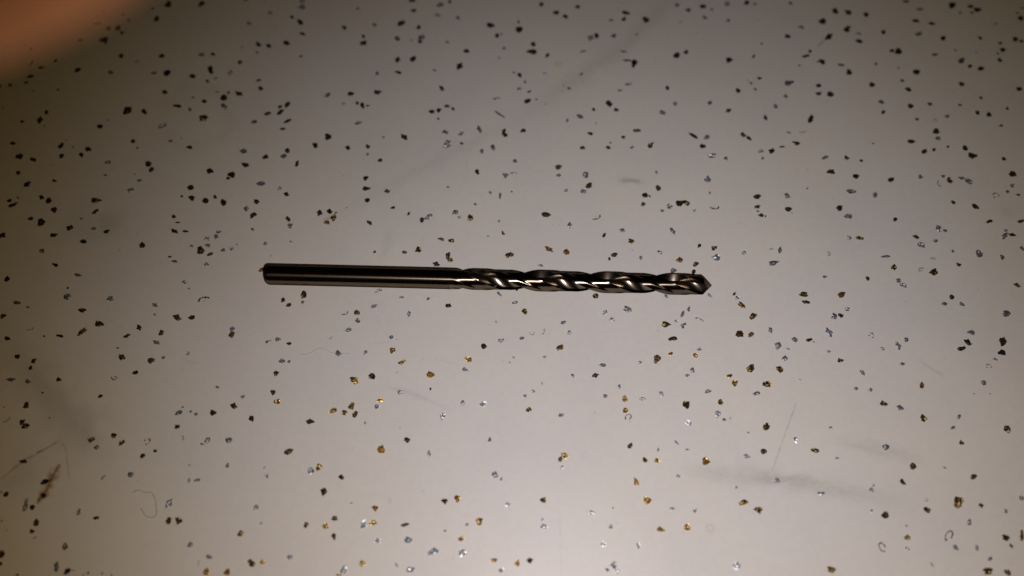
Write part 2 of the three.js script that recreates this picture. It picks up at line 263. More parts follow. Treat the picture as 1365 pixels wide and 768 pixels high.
dark(-5025,690,98,83,9); dark(4236,-1301,118,84,-14); dark(5844,-4484,138,96,-46); bright(-394,1728,98,74,15); ring(1597,1911,101,71,32); silver(2832,1870,100,71,78); 
silver(5499,896,101,78,-58); silver(5720,3619,89,66,-22); dark(-4978,-1682,119,85,6); dark(-3121,-2430,126,86,-42); silver(-297,-2395,131,82,84); silver(1442,490,109,75,3); 
silver(7429,-841,142,65,47); shadedGold(5240,-809,136,68,-16); dark(6517,-2332,123,87,12); amber(-2240,389,95,86,-63); gold(-1813,1675,133,54,15); dark(-2276,2727,102,63,-12); 
silver(-4244,-2337,131,81,2); shadedGold(2730,-385,113,78,23); dark(244,-3276,168,68,25); silver(-4066,-1300,105,91,-27); silver(-1072,-2681,121,90,6); dark(-1712,-2590,125,86,-24); 
silver(-5893,-1626,105,94,12); silver(2432,-920,123,75,-66); shadedGold(-6226,346,117,69,-7); dark(5310,-4905,132,100,-8); dark(-2628,-3423,118,98,-32); shadedGold(-2303,1851,86,80,2); 
shadedGold(-5419,2164,85,78,-55); gold(-3203,3789,77,72,4); shadedGold(231,3768,82,68,1); dark(-2791,-1264,108,87,-9); dark(5361,-1869,108,92,43); dark(4271,217,119,68,-14); 
silver(5974,3304,99,59,57); silver(5600,-1550,110,87,59); dark(3292,-5221,140,95,21); dark(-400,901,96,78,-2); silver(2074,1593,107,65,-54); shadedGold(233,1807,93,73,1); 
shadedGold(-5292,2258,98,67,59); dark(-6198,2968,86,70,-3); dark(3389,2380,94,68,66); silver(876,-1031,119,77,87); dark(-7767,-2244,111,92,-66); silver(1107,-1603,117,82,15); 
dark(-3957,-1190,124,74,50); shadedGold(6808,-1801,104,93,17); amber(2009,-2713,127,83,-5); dark(5157,-4058,118,101,42); shadedGold(1793,-760,104,84,-9); shadedGold(3028,-645,110,78,30); 
each = false;   // the rest, smaller in the photograph, is joined into one part
dark(-7525,-2172,118,84,-32); dark(-6242,3416,89,63,2); amber(2262,-1675,112,85,80); dark(-5915,-5274,117,111,11); dark(2894,-2622,198,52,-36); amber(7417,-47,121,66,-21); 
dark(-7149,-2430,107,93,16); silver(6583,1428,90,76,72); silver(-3361,-1015,101,86,-65); silver(6876,-4631,163,74,16); amber(-3704,-291,127,64,16); dark(-6310,3107,94,60,-84); 
silver(3158,2452,101,60,4); bright(1181,3567,78,69,9); silver(-6405,-206,142,56,-23); dark(7175,-2395,103,95,45); silver(-3614,-5213,129,98,-8); dark(6347,-2506,148,67,3); 
dark(762,-5091,132,94,27); dark(-5293,1284,93,73,-21); silver(2536,1251,94,73,36); shadedGold(2888,1707,89,73,13); dark(651,2480,86,69,30); silver(5750,-38,134,58,-22); 
dark(5906,-3601,131,83,-9); dark(-3611,-2890,164,62,22); dark(-6709,-2361,119,81,-3); dark(6457,-3181,130,79,-1); gold(1558,1817,92,69,-12); bright(-137,3888,86,59,17); 
dark(5011,-3421,129,82,26); dark(2290,-4950,121,99,62); dark(-3613,-4893,117,102,-62); shadedGold(4640,1104,103,66,7); dark(-7434,-143,94,82,-57); dark(1534,-537,116,69,8); 
silver(1344,381,107,68,24); silver(-1492,404,107,68,67); silver(-2349,653,123,58,10); dark(-6564,2515,101,58,10); dark(8301,-3514,116,90,46); dark(2058,-1540,98,89,64); 
shadedGold(-908,-770,107,76,-21); dark(-6451,-754,114,71,-25); silver(-7007,1381,122,54,-3); dark(6789,-2704,119,82,11); dark(-4466,-3426,118,88,-1); dark(-918,279,88,82,-12); 
silver(-7036,-602,96,83,35); silver(1329,-4544,124,92,51); dark(-6759,1114,95,70,12); dark(-4581,2046,90,67,44); dark(4654,-4587,123,92,20); dark(5007,-1314,112,75,31); 
dark(4051,-5315,128,94,26); silver(3708,657,110,63,-76); silver(4040,797,89,76,-11); dark(-5109,-2406,125,74,2); dark(1952,-5087,121,97,-26); silver(-1997,285,109,65,10); 
gold(2598,1026,89,74,33); dark(-6699,2949,79,68,-52); silver(-57,3074,79,67,-0); silver(2419,-1345,107,77,30); dark(-7199,-3889,121,86,25); dark(-7952,-3764,129,80,-9); 
crumbs(5147,731,92,73,-31); dark(-4117,1851,84,71,15); silver(-1859,1768,88,68,-6); silver(3396,1580,90,69,10); silver(-5619,2327,93,61,-26); amber(-1067,-795,135,58,-6); 
dark(3688,-2632,100,93,55); silver(-1118,2410,100,56,83); silver(-3605,-2237,96,92,-75); dark(-1120,-382,91,81,10); dark(-6375,-1255,112,71,38); dark(-7242,-1501,122,67,-28); 
dark(4752,423,103,66,-6); crumbs(6641,-1751,107,79,87); dark(-5547,-683,106,72,-87); dark(1426,-4591,112,96,81); silver(-197,-3019,187,50,-40); dark(-6597,-2791,129,71,-18); 
silver(-3250,1117,96,66,-6); gold(3049,1333,95,65,5); shadedGold(-2321,3250,89,57,-3); gold(1949,2507,91,60,3); bright(1050,3179,87,58,-17); silver(1097,-2987,137,68,-25); 
dark(-6072,-4970,139,80,72); silver(-525,-2745,136,67,-57); dark(8700,-4974,107,104,-5); shadedGold(-62,-531,101,74,38); dark(7768,-3927,139,73,29); silver(6584,689,105,62,7); 
dark(-3936,-3037,108,86,7); dark(3618,-4098,110,93,76); dark(5268,-2207,103,84,-22); silver(-1937,-4544,147,72,-58); bright(3850,2226,97,57,88); amber(7312,-496,97,75,-57); 
amber(717,-2040,118,71,7); dark(-3411,-1142,102,75,-61); dark(-5672,-3452,108,88,-58); dark(-2600,-2388,112,77,-25); dark(-5638,-2003,129,64,58); crumbs(-4599,1009,86,72,-61); 
dark(-7009,1045,87,71,-53); silver(1282,1174,112,55,6); dark(1165,1324,82,73,49); silver(-3889,3730,75,62,-22); dark(-3919,-1436,98,80,-16); dark(6095,-831,133,56,-36); 
dark(7996,-5158,133,83,24); silver(-5075,836,102,61,-6); gold(-229,3770,91,50,-0); silver(-6340,-2128,111,76,-18); silver(-7205,233,97,69,-15); dark(-3370,-2114,115,73,76); 
dark(-7004,-1287,90,86,6); shadedGold(-1155,-3533,137,69,-57); dark(-5947,-3073,106,86,-56); dark(6494,-3514,105,90,6); dark(6899,-4913,116,92,-15); bright(1345,3901,77,58,4); 
dark(6415,143,97,69,-9); dark(-6530,-4175,113,88,-20); silver(2387,-278,106,65,25); dark(-5429,-3185,121,75,-13); dark(7275,-4543,147,70,45); silver(1665,-945,100,74,40); 
amber(-1933,-1613,103,77,11); dark(-3483,-1563,107,73,-19); silver(-682,1712,88,63,63); dark(-5435,3247,82,57,-2); silver(-2855,3732,82,54,-5); dark(-5109,-930,116,63,-15); 
dark(911,-5014,115,91,86); silver(737,542,109,57,11); silver(-4564,-692,111,64,-4); dark(-4091,-4392,122,81,-21); silver(-4197,2762,100,49,-3); silver(1718,-4591,106,94,-78); 
dark(-3249,270,83,76,-19); dark(-2258,-1662,121,63,11); crumbs(-6938,1948,102,52,32); silver(-3477,828,113,52,27); bright(1635,3588,84,53,79); dark(-3546,-2344,99,82,26); 
silver(4915,-4783,126,80,-2); silver(6294,247,111,56,-14); dark(-1906,-4098,101,94,-65); dark(-4118,-3533,120,75,-25); dark(5584,-3854,106,87,25); dark(-5362,610,86,70,-29); 
amber(-2812,-1075,89,80,-83); silver(5632,794,94,63,29); shadedGold(6097,2265,76,67,-13); dark(6177,3089,76,61,-1); silver(-6631,-3843,112,82,-49); dark(3764,-1342,115,63,26); 
shadedGold(1791,2495,73,68,39); dark(5038,-3578,113,79,38); dark(7147,-4860,142,70,4); dark(-4975,2437,72,69,-60); silver(4015,-611,131,52,77); silver(41,230,105,59,11); 
dark(-2428,-3192,102,84,-77); crumbs(6718,1187,103,55,5); dark(-5343,-5295,142,72,42); dark(4896,-4178,140,66,9); crumbs(6064,-287,90,72,24); silver(-4457,-832,90,75,-22); 
amber(-14,-544,82,81,-89); silver(3106,-2587,115,70,28); dark(7390,-3608,117,75,-51); silver(2470,401,125,48,58); dark(-7207,780,98,59,-35); crumbs(1811,1667,82,64,-6); 
silver(-3359,3107,76,59,-83); dark(-4258,-4419,143,66,-42); crumbs(5273,936,87,65,-15); silver(6736,2997,75,61,-64); dark(-2849,-4774,118,82,-28); dark(2684,-248,88,72,66); 
silver(-2223,505,99,59,-51); dark(1113,-2395,94,83,-65); dark(6635,-370,91,70,4); dark(7889,-5232,132,75,21); dark(-6791,-2258,93,82,-65); silver(6540,256,93,65,-51); 
silver(4277,-3181,105,79,-45); shadedGold(-3312,1292,86,62,45); silver(5686,-114,104,59,41); dark(-3335,183,82,73,-42); crumbs(2705,496,122,47,-27); dark(511,-5278,107,92,-56); 
silver(3711,-5278,105,94,42); dark(-2220,-1455,105,67,-15); silver(-1244,-5262,101,97,-41); shadedGold(2194,-2430,106,72,51); dark(3030,-5144,103,94,41); silver(-474,-2326,106,71,71); 
dark(3803,-1197,110,62,-23); dark(-5008,-3276,103,80,6); dark(-763,-4275,102,88,85); crumbs(-777,-1171,101,67,12); silver(6000,3614,92,44,84); amber(2008,-1384,93,73,-88); 
silver(4926,-2214,106,70,20); crumbs(-2422,389,97,59,21); silver(-1019,-2503,115,66,25); silver(-1268,-5030,136,70,-15); dark(356,-4427,96,93,10); silver(-4164,3578,70,58,-23); 
dark(130,-3787,99,86,79); silver(5571,-508,122,51,2); dark(3698,-3489,100,82,82); silver(-5181,-4206,113,77,9); crumbs(5379,3817,106,36,-49); silver(7643,-633,91,68,84); 
dark(-1298,-3080,94,84,88); silver(6793,-5336,125,76,-19); silver(3211,-3240,110,71,65); amber(7737,-1093,98,65,12); crumbs(300,1553,83,59,-10); silver(-3014,-3393,128,62,45); 
dark(7520,-3057,93,82,-52); shadedGold(-2165,-1072,116,55,-43); dark(-6123,-923,101,61,14); dark(-545,-1955,85,80,-81); silver(-2463,-2858,121,61,18); silver(3531,2764,69,61,39); 
dark(1684,-3109,99,76,13); dark(-7520,-3059,102,73,81); dark(8128,-4093,102,80,46); dark(-5516,741,95,55,41); dark(-7709,-1942,89,76,-28); silver(2726,1550,102,47,16); 
shadedGold(-915,-446,103,57,11); dark(-6471,738,96,54,-16); dark(-129,-2702,112,64,83); dark(-247,-4611,96,89,71); amber(-4503,-547,127,46,23); dark(-2311,3474,82,47,-62); 
silver(-4017,639,78,67,-54); dark(-5001,-4213,117,70,-25); silver(2214,-574,94,62,-54); dark(4245,800,82,62,11); silver(6000,-3255,92,81,76); dark(-3324,1566,74,63,-18); 
dark(1915,-4954,98,88,-20); silver(7020,-5162,120,73,-1); dark(7552,-866,102,58,7); dark(-1584,-4781,97,87,5); dark(2545,-3541,90,84,51); silver(4918,1281,90,53,-60); 
dark(-1058,-3181,117,62,13); dark(7256,-1093,93,65,14); gold(2249,1009,81,60,16); dark(6787,-3218,96,75,22); dark(8484,-4527,99,82,-9); silver(4992,1529,80,57,-15); 
dark(-1723,-5352,107,81,-4); dark(3767,-2569,113,60,-38); silver(1916,-3607,134,56,7); dark(3025,-2416,85,78,-75); dark(6777,-1425,92,66,-20); silver(2246,127,75,69,41); 
dark(-3891,-2230,85,76,-39); silver(-3343,789,84,57,6); silver(-161,808,87,56,33); silver(6136,1910,76,56,41); silver(6134,3753,67,52,26); crumbs(-1978,36,94,55,34); 
dark(4084,-2955,117,58,81); dark(6361,-4291,104,73,42); silver(4862,335,82,60,-2); silver(2907,1948,71,59,51); bright(1286,3353,63,56,43); dark(1906,-4090,148,50,-6); 
dark(-4525,-4052,95,78,-79); dark(6056,-5047,102,79,16); dark(-1375,-1114,77,73,10); silver(1296,1617,73,58,5); silver(-301,2225,71,56,61); silver(-5187,270,84,58,-10); 
dark(-6778,1216,81,54,48); silver(-659,1237,90,49,-16); dark(-6021,-2520,92,69,51); crumbs(2366,2352,98,39,15); dark(3504,-3098,87,76,63); dark(-3764,-4994,108,72,-35); 
dark(7601,-3969,90,79,-22); amber(-7061,-4869,122,63,11); crumbs(444,673,85,54,62); silver(6359,-1869,83,70,60); silver(2890,118,99,48,-52); dark(5999,-3061,98,66,23); 
dark(7705,-3021,95,68,16); dark(-1880,-3847,98,70,-27); silver(4770,2887,65,55,38); bright(5100,3626,81,40,-23); silver(2565,329,95,49,75); dark(-2277,-1845,78,73,-82); 
silver(-6331,-971,103,51,-10); silver(6777,-2573,87,70,-56); silver(3364,-2193,83,71,19); silver(6997,-1845,101,56,6); crumbs(-6921,630,92,48,13); dark(8219,-4303,106,67,10); 
dark(-3763,-3167,93,68,52); silver(-2081,984,86,50,66); gold(3447,2051,83,46,80); dark(5827,-1122,81,64,22); silver(852,1322,68,60,5); silver(-3274,2708,62,56,11); 
silver(-817,-2653,97,62,57); dark(5460,-4000,112,60,-18); crumbs(4724,-555,79,62,66); dark(6298,-4679,88,82,-33); dark(-3555,-4643,130,55,-32); dark(-5858,-4186,90,76,-46); 
dark(-7107,-2241,83,69,17); silver(7006,-2988,99,61,8); silver(-3734,1628,70,55,14); silver(1217,3883,66,46,-15); dark(4080,-3727,102,63,12); silver(1920,-482,71,67,46); 
dark(-2510,-4587,102,68,-46); dark(1395,-864,83,60,53); dark(5687,-4699,136,51,8); dark(4516,-2485,125,46,-11); dark(5240,-150,76,60,18); dark(-4573,-1517,97,54,-44); 
silver(-5212,-3124,82,74,-86); dark(7067,-4205,128,52,-4); silver(-4152,-2872,88,67,-89); silver(-4540,-378,76,61,-17); silver(-1477,3823,81,36,-46); silver(7750,-1710,81,64,35); 
dark(-5717,1622,75,50,9); silver(1496,1486,82,46,67); crumbs(-6373,2392,74,46,2); silver(6479,3161,64,49,28); dark(1320,-3113,88,67,-46); dark(-2078,-2165,76,71,-29); 
silver(3933,-2333,109,50,8); amber(-1612,-577,105,44,-12); silver(2239,2261,93,37,-42); dark(180,-2713,88,64,43); silver(-5021,-430,107,42,-13); dark(-105,-2625,94,59,-69); 
dark(-7603,-4087,102,61,34); silver(-266,-3327,125,47,6); silver(6365,-765,89,51,6); silver(-3621,-5344,128,54,-1); dark(1136,-5213,89,77,37); silver(-3809,2567,63,51,8); 
silver(123,-3518,97,61,35); silver(4428,-2683,101,54,-10); dark(-7319,-1139,90,52,-7); silver(-186,98,82,51,-54); silver(3302,-4986,98,68,50); crumbs(6272,-465,82,54,-20); 
silver(-2339,-4829,99,67,-57); dark(-6855,-4762,89,73,-33); silver(-4432,-911,88,52,-4); crumbs(8228,-4868,107,61,7); silver(6428,-3676,85,69,28); dark(-3175,850,84,46,9); 
silver(139,775,86,45,16); silver(2095,3131,79,38,1); dark(-3677,-2748,90,60,-5); dark(-8000,-4033,130,47,74); dark(-5157,-1168,76,61,-0); dark(-2513,-3240,84,67,-65); 
crumbs(290,704,97,40,11); dark(7901,-4555,98,64,-80); dark(-1183,-3102,78,71,-77); silver(-2226,-3828,95,62,-61); silver(-1729,758,74,51,21); dark(1521,-2402,104,50,-42); 
dark(-6345,1381,72,50,0); gold(-2211,3944,86,31,-1); silver(2215,2708,69,45,-7); bright(2399,3150,69,43,62); silver(2833,-5250,94,70,15); dark(-6782,-369,104,41,-18); 
dark(2808,-689,85,51,67); dark(-7111,-1795,104,46,-15); silver(3474,-562,74,58,-5); dark(-1548,-4470,92,66,-20); silver(-185,-1531,96,49,82); silver(6547,-939,84,52,8); 
silver(6023,2059,65,50,21); silver(4789,1512,80,43,4); dark(1777,-2590,79,65,26); dark(-7991,-3641,94,60,25); silver(-5014,-3671,103,54,-47); silver(44,-2152,76,64,-27); 
silver(828,690,66,56,29); silver(3289,156,74,52,18); crumbs(-4487,2202,59,53,-85); silver(15,-1935,111,42,-4); silver(-920,-4974,88,70,-86); shadedGold(-136,-895,89,48,-60); 
silver(2649,-3221,85,63,-28); dark(-7814,-3946,112,50,4); dark(-956,-3131,88,59,-30); silver(-5922,-3836,111,50,11); silver(-3599,-1665,74,61,62); dark(7740,-2186,77,62,-17); 
silver(-4482,-4861,83,73,-49); dark(2913,-4260,85,68,77); dark(589,-4190,84,68,87); dark(-4824,2375,60,50,42); silver(7653,-1604,74,60,-40); silver(725,-1898,93,49,13); 
dark(-8072,-4341,90,63,25); silver(1872,-4267,97,58,-28); dark(-7281,-4517,105,54,18); silver(-3052,224,66,54,-71); silver(5509,1154,63,52,34); silver(2659,940,75,44,3); 
silver(2459,1324,74,43,3); silver(-5449,2722,72,38,44); silver(1977,2367,82,35,75); dark(-2282,-2423,72,64,61); crumbs(4645,-2697,103,45,2); dark(1251,-2657,89,52,-6); 
bright(4717,3161,64,40,36); dark(-1690,-5136,92,62,14); silver(1696,-4930,92,61,-22); silver(182,1614,62,48,1); silver(-4301,2764,57,46,-89); crumbs(-4008,3802,52,45,72); 
silver(6835,1087,74,43,-26); dark(3425,2375,67,40,79); silver(-3924,-955,73,52,-48); silver(1200,-4275,103,50,7); silver(4461,-3362,81,58,65); dark(4993,-4275,86,60,39); 
crumbs(6810,-2908,80,57,-23); silver(934,-3526,92,52,-46); silver(423,-360,80,43,-23); silver(-1214,171,60,55,-74); silver(5868,-4643,97,53,-3); silver(6720,-1872,70,57,46); 
silver(-1609,148,61,53,-10); dark(-7925,-2482,96,44,-4); dark(6672,-2356,73,57,22); silver(3922,930,72,41,-33); silver(-1089,-4462,85,58,-25); dark(-7720,-1449,80,47,-8); 
silver(2365,519,76,40,2); silver(1907,-2402,71,57,23); bright(-587,3332,53,43,24); crumbs(427,1454,75,37,-72); dark(6520,-2926,81,52,15); dark(4521,-2458,109,37,1); 
silver(3696,-4921,80,62,75); dark(8217,-4444,74,64,74); silver(835,-1623,67,55,3); silver(4614,-180,75,43,4); dark(4287,-2412,89,44,2); silver(-2653,-5176,74,68,-48); 
silver(-4929,1067,60,47,30); dark(3521,1454,65,41,78); dark(-7871,-2880,72,57,44); silver(-4328,-614,62,54,-41); silver(216,-3656,72,60,89); silver(3983,-3511,73,58,71); 
dark(-4418,-1838,74,49,-6); silver(-5787,-1805,86,42,-3); crumbs(5469,3011,53,42,24); dark(5493,-2159,66,55,30); silver(-1283,-3889,87,49,-1); dark(-4947,-926,103,32,-12); 
bright(464,1053,70,38,22); dark(-6305,3944,63,31,-5); silver(-3390,3117,61,35,90); bright(671,2592,66,34,29); dark(4030,-4167,88,49,49); dark(8026,-3137,79,50,-89); 
silver(-4346,1872,54,45,-64); crumbs(19,1059,54,49,51); dark(-4174,-3690,72,57,8); silver(-4105,1489,62,40,-40); silver(1808,1131,58,44,5); silver(890,-2905,83,45,74); 
crumbs(3905,-3682,103,39,-51); dark(-1075,-5336,72,64,-82); silver(-4141,-5083,83,54,12); silver(6584,-592,62,49,26); dark(4807,-5294,74,62,22); silver(4489,975,76,34,2); 
dark(1453,-473,57,51,75); silver(-132,-4341,82,51,7); silver(2293,-1274,65,47,-10); dark(-6607,-4666,72,58,-24); silver(-3703,-720,62,46,21); silver(-4800,-676,64,44,-8); 
silver(2255,-1952,58,54,52); crumbs(4305,831,60,39,7); silver(-2278,-2271,65,49,-21); dark(-1823,-1326,72,41,24); silver(3943,-2200,74,43,73); dark(-1580,-1226,78,37,77); 
crumbs(-230,519,61,40,-34); dark(7647,-3343,69,50,-13); dark(-5076,-1075,108,26,-6); crumbs(-2595,766,58,40,20); silver(-3146,1120,59,38,-5); silver(2978,2852,55,34,4); 
silver(-336,-1583,61,48,-16); silver(7469,-936,62,44,17); silver(-567,-1387,60,47,-2); silver(4186,-5278,70,57,43); silver(2790,-1277,65,43,39); silver(-6545,-4930,68,57,-39); 
dark(-2052,-584,58,44,-5); silver(4378,2471,61,30,3); silver(1146,-3810,65,53,45); dark(-8234,-3589,73,46,-44); dark(8579,-4488,80,45,-9); dark(-4602,-5369,86,45,-3); 
dark(3249,95,62,38,65); silver(-145,2745,59,30,59); silver(-3275,3311,45,37,-16); silver(3876,-630,65,38,4); silver(-3523,-4175,68,50,-7); silver(-6244,-4067,80,42,3); 
silver(-6179,3498,46,34,6); silver(-4883,-3723,80,40,-3); silver(1765,-3489,80,39,8); dark(-7927,-2465,76,37,-4); silver(3437,-5156,64,55,66); silver(7689,-5092,67,52,22); 
silver(-210,-4136,58,54,-87); silver(-5375,-5229,65,53,57); dark(-6184,-5184,66,52,-19); dark(69,24,50,42,0); silver(-5196,-3349,58,50,-51); dark(7269,-3199,72,40,-1); 
dark(-5109,-504,58,37,-7); dark(-2342,-3189,75,37,-20); silver(-3317,2599,46,34,-9); bright(397,3261,43,34,55); silver(4074,-2980,85,32,82); amber(-6660,-5063,90,36,5); 
dark(282,-3463,60,47,18); dark(-4637,-3445,60,47,-13); dark(6909,-2416,59,43,16); dark(-4122,-2880,69,38,-80); dark(-5431,-2520,58,44,-13); silver(-194,-1094,47,46,-8); 
silver(-2734,-3225,84,31,6); dark(-8184,-4415,78,37,-28); silver(3760,-1267,54,40,8); dark(-3914,-1210,54,40,-9); dark(3929,-3626,57,46,71); dark(-6845,-4454,59,48,-32); 
silver(-5167,415,46,39,-31); silver(-803,-2465,63,37,-1); dark(-1134,1513,42,37,71); dark(7850,-2808,78,30,2); silver(4805,2830,48,28,22); silver(-993,-1685,61,35,-1); 
silver(-7034,300,51,34,-12); dark(-5091,-1524,61,34,-4); dark(-3954,-1439,69,30,-81); dark(-7144,-2479,76,29,-2); dark(2224,-2479,79,28,24); dark(-3140,-2472,76,29,-1); 
silver(-873,3407,44,28,-1); silver(3221,2128,46,31,5); dark(6052,-4015,62,41,8); dark(112,-4889,79,35,90); dark(7816,-1550,71,29,-10); silver(3054,-1583,49,41,13); 
silver(4354,2054,52,26,3); silver(5796,2597,49,26,-6); silver(-2046,-2583,57,37,-3); silver(-4543,1773,51,27,7); silver(31,-3843,54,43,-69); silver(-4424,1836,39,34,-45); 
silver(-2011,1997,37,35,-47); amber(-7024,-5132,68,37,11); silver(543,-3832,67,33,0); dark(-8399,-3570,83,26,-74); dark(-7439,-3500,65,32,3); dark(-1189,-2937,52,38,-2); 
dark(-798,-2479,63,30,-0); dark(-6526,1569,48,26,-6); dark(-4207,2281,46,25,-4); silver(-2118,3057,45,24,-2); dark(-6345,-1898,66,26,-19); dark(7885,-5096,61,38,-27); 
dark(2124,-1527,62,27,-47); silver(-7609,-1504,72,23,-39); dark(-6560,-1139,60,26,-3); dark(8777,-5195,54,42,30); dark(8663,-5088,54,42,30); silver(2104,-4627,62,34,2); 
dark(8126,-4232,51,40,27); silver(-5226,3928,34,27,-54); silver(-6769,2915,37,27,-23); silver(-6670,3283,36,27,-21); silver(4774,-3985,49,41,20); silver(-4823,-3459,60,32,-3); 
dark(-4269,-4252,49,41,-19); dark(6767,2123,52,21,3); dark(1563,-2486,44,37,6); silver(4572,-1664,44,34,14); silver(-6950,-2406,46,35,-21); dark(-5932,-2395,46,36,-19); 
amber(-2692,-1242,54,27,-2); dark(-8479,-4395,56,33,-8); silver(-5103,3944,31,25,-33); silver(5480,840,39,28,12); dark(4203,-4431,45,39,50); dark(-6692,746,39,27,-14); 
dark(-5607,920,38,27,-12); dark(-5406,3922,34,22,-9); silver(-5461,3944,34,22,-9); silver(-1698,-4505,48,34,-3); silver(397,-3312,46,31,1); dark(-6509,-2912,46,30,-9); 
dark(3862,-1183,48,24,81); dark(-1918,36,34,30,-14); silver(4033,1385,33,27,18); silver(-362,-838,41,26,12); silver(-3332,-754,41,26,-4); silver(-4534,-4360,43,33,-71); 
silver(-4735,9,39,24,-5); silver(2871,-4885,42,35,10); silver(6413,-3942,42,32,17); dark(-184,-4635,42,34,-1); silver(-4328,2565,35,20,-4); silver(1327,3117,33,20,86); 
silver(-5891,-1912,38,28,-13); silver(-34,1133,27,26,-89); dark(5733,-2474,45,22,3); dark(7436,-4299,38,31,40); silver(7764,-4244,38,31,40); dark(5092,-4065,36,31,39); 
silver(847,-3589,33,32,17); dark(-7827,-3467,36,29,-37); dark(-7501,-2801,35,28,-34); silver(-7092,-2538,34,27,-33); dark(-6,-1606,30,28,-0); silver(-2533,-1326,30,27,-17); 
dark(-6517,6,39,18,-3); silver(6423,1585,27,21,20); dark(5142,3345,25,19,14); dark(-7010,1773,27,20,-20); dark(-6352,1922,27,20,-19); dark(-6515,-9,34,18,-5); dark(-8247,-3145,33,24,-58); 
silver(1349,-2855,30,26,82); silver(-5263,-2569,31,24,-64); silver(1828,-5176,35,27,4); silver(6644,1585,24,19,44); silver(-1642,794,23,21,-64); dark(-5602,3890,21,17,-34); 
dark(-4132,-707,29,19,-6); silver(3128,-4654,28,25,25); 
for (let n = 0; n < 1800; n++) {                                    // the board goes on being flecked outside the picture
  const x = -160 + 320 * rnd(), z = -190 + 300 * rnd();
  const s = 40 + 60 * rnd(), a = rnd() * 180;
  const inView = z > -72 && z < 49 && Math.abs(x) < 77 - 0.42 * z;
  if (!inView) (rnd() < 0.55 ? dark : rnd() < 0.75 ? silver : shadedGold)(x * 100, z * 100, s * 1.3, s, a);
}
{
  const lists = Object.values(rest), g = mergeGeometries(lists.map((r) => mergeGeometries(r.list)), true);
  obj('small_fleck', g, lists.map((r) => r.material), tabletop).userData.kind = 'stuff';
}

// ---------------------------------------------------------------- the drill bit, 3 mm thick, lying on the table with its point to the right
const LENGTH = 64.46, R = 1.5, START = 26.6, PITCH = 19.1, CORE = 0.31, TIP = Math.tan(46 * Math.PI / 180);
const drill = new THREE.Group();
drill.name = 'drill_bit';
drill.position.set(-0.00328, 0, -0.00066); drill.rotation.y = -0.0265;
scene.add(drill);
tag(drill, 'dark steel twist drill bit lying on the speckled white tabletop', 'drill bit');
// the cross-section, b degrees round from the heel of a land, at s mm from the shank's end: 0..51 cleared back of the land, 66..95 margin, from 95 to 180 the flute
function profile(s, b) {
  const run = Math.max(0, Math.min(1, (s - START) / 5.5)), grown = run * run * (3 - 2 * run) * 0.55 + run * 0.45, cleared = 0.075 * Math.min(1, grown * 1.5);
  if (b < 51) return R * (1 - cleared);
  if (b < 66) return R * (1 - cleared * (1 - THREE.MathUtils.smoothstep(b, 51, 66)));
  if (b <= 95) return R;
  // the flute: under the cutting lip the wall drops straight to a nearly flat slope, which rises to the heel; cut deeper from the shank on
  const t = (b - 137.5) * Math.PI / 180, edge = b > 137.5 ? 1 - cleared : 1, core = 1.01 - (1.01 - CORE) * grown, cs = Math.cos(t), sn = Math.sin(t);
  const gap = (p) => { const v = p * sn; return p * cs - core - 0.25 * v - 0.25 * v * v - (v < 0 ? 0 : 0.15 * (v / 0.676) ** 6); };
  for (let q = 0.2; q < edge; q += 0.01) if (gap(q) >= 0) { const g0 = gap(q - 0.01), g1 = gap(q); return R * (q - 0.01 * g1 / (g1 - g0)); }
  return R * edge;
}
const landDegrees = [0, 11, 22, 33, 44, 51, 52.5, 54, 57, 60, 63, 66, 70, 76, 82, 89, 95], fluteDegrees = [95, ...Array.from({ length: 41 }, (_, i) => 95.01 + 84.99 * i / 40)];
// twists strips of the cross-section along the drill, so that every edge is one clean helix
function helix(s0, s1, rows, degrees, radius, alongAxis) {
  const pos = [], uv = [], index = [], n = degrees.length;
  for (const half of [0, 180]) {
    const base = pos.length / 3;
    for (let i = 0; i <= rows; i++) for (let k = 0; k < n; k++) {
      const s = s0 + (s1 - s0) * i / rows, a = (degrees[k] + half - 30 + 360 * (s - 37.15) / PITCH) * Math.PI / 180, r = radius(s, degrees[k]);
      pos.push(s - LENGTH / 2, R + r * Math.cos(a), r * Math.sin(a)); uv.push(s / 12, alongAxis ? a / (Math.PI * 2) : (degrees[k] + half) / 360);
    }
    for (let i = 0; i < rows; i++) for (let k = 0; k + 1 < n; k++) { const a = base + i * n + k, b = a + n; index.push(a, a + 1, b, b, a + 1, b + 1); }
  }
  const g = new THREE.BufferGeometry();
  g.setAttribute('position', new THREE.Float32BufferAttribute(pos, 3)); g.setAttribute('uv', new THREE.Float32BufferAttribute(uv, 2)); g.setIndex(index);
  return toCreasedNormals(g.scale(10, 10, 10), 0.5).scale(1e-4, 1e-4, 1e-4);
}
function sweep(s0, s1, rows, around, radius) {
  const pos = [], uv = [], index = [];
  for (let i = 0; i <= rows; i++) for (let k = 0; k <= around; k++) {
    const s = s0 + (s1 - s0) * i / rows, a = k / around * Math.PI * 2, r = radius(s, a);
    pos.push(s - LENGTH / 2, R + r * Math.cos(a), r * Math.sin(a)); uv.push(s / 12, k / around);
  }
  const at = (i, k) => i * (around + 1) + k;
  for (let i = 0; i < rows; i++) for (let k = 0; k < around; k++) index.push(at(i, k), at(i, k + 1), at(i + 1, k), at(i + 1, k), at(i, k + 1), at(i + 1, k + 1));
  const g = new THREE.BufferGeometry();
  g.setAttribute('position', new THREE.Float32BufferAttribute(pos, 3)); g.setAttribute('uv', new THREE.Float32BufferAttribute(uv, 2)); g.setIndex(index);
  return toCreasedNormals(g.scale(10, 10, 10), 0.5).scale(1e-4, 1e-4, 1e-4);   // corners are told apart to 0.01 of a unit, so the creases are found at ten units per millimetre
}
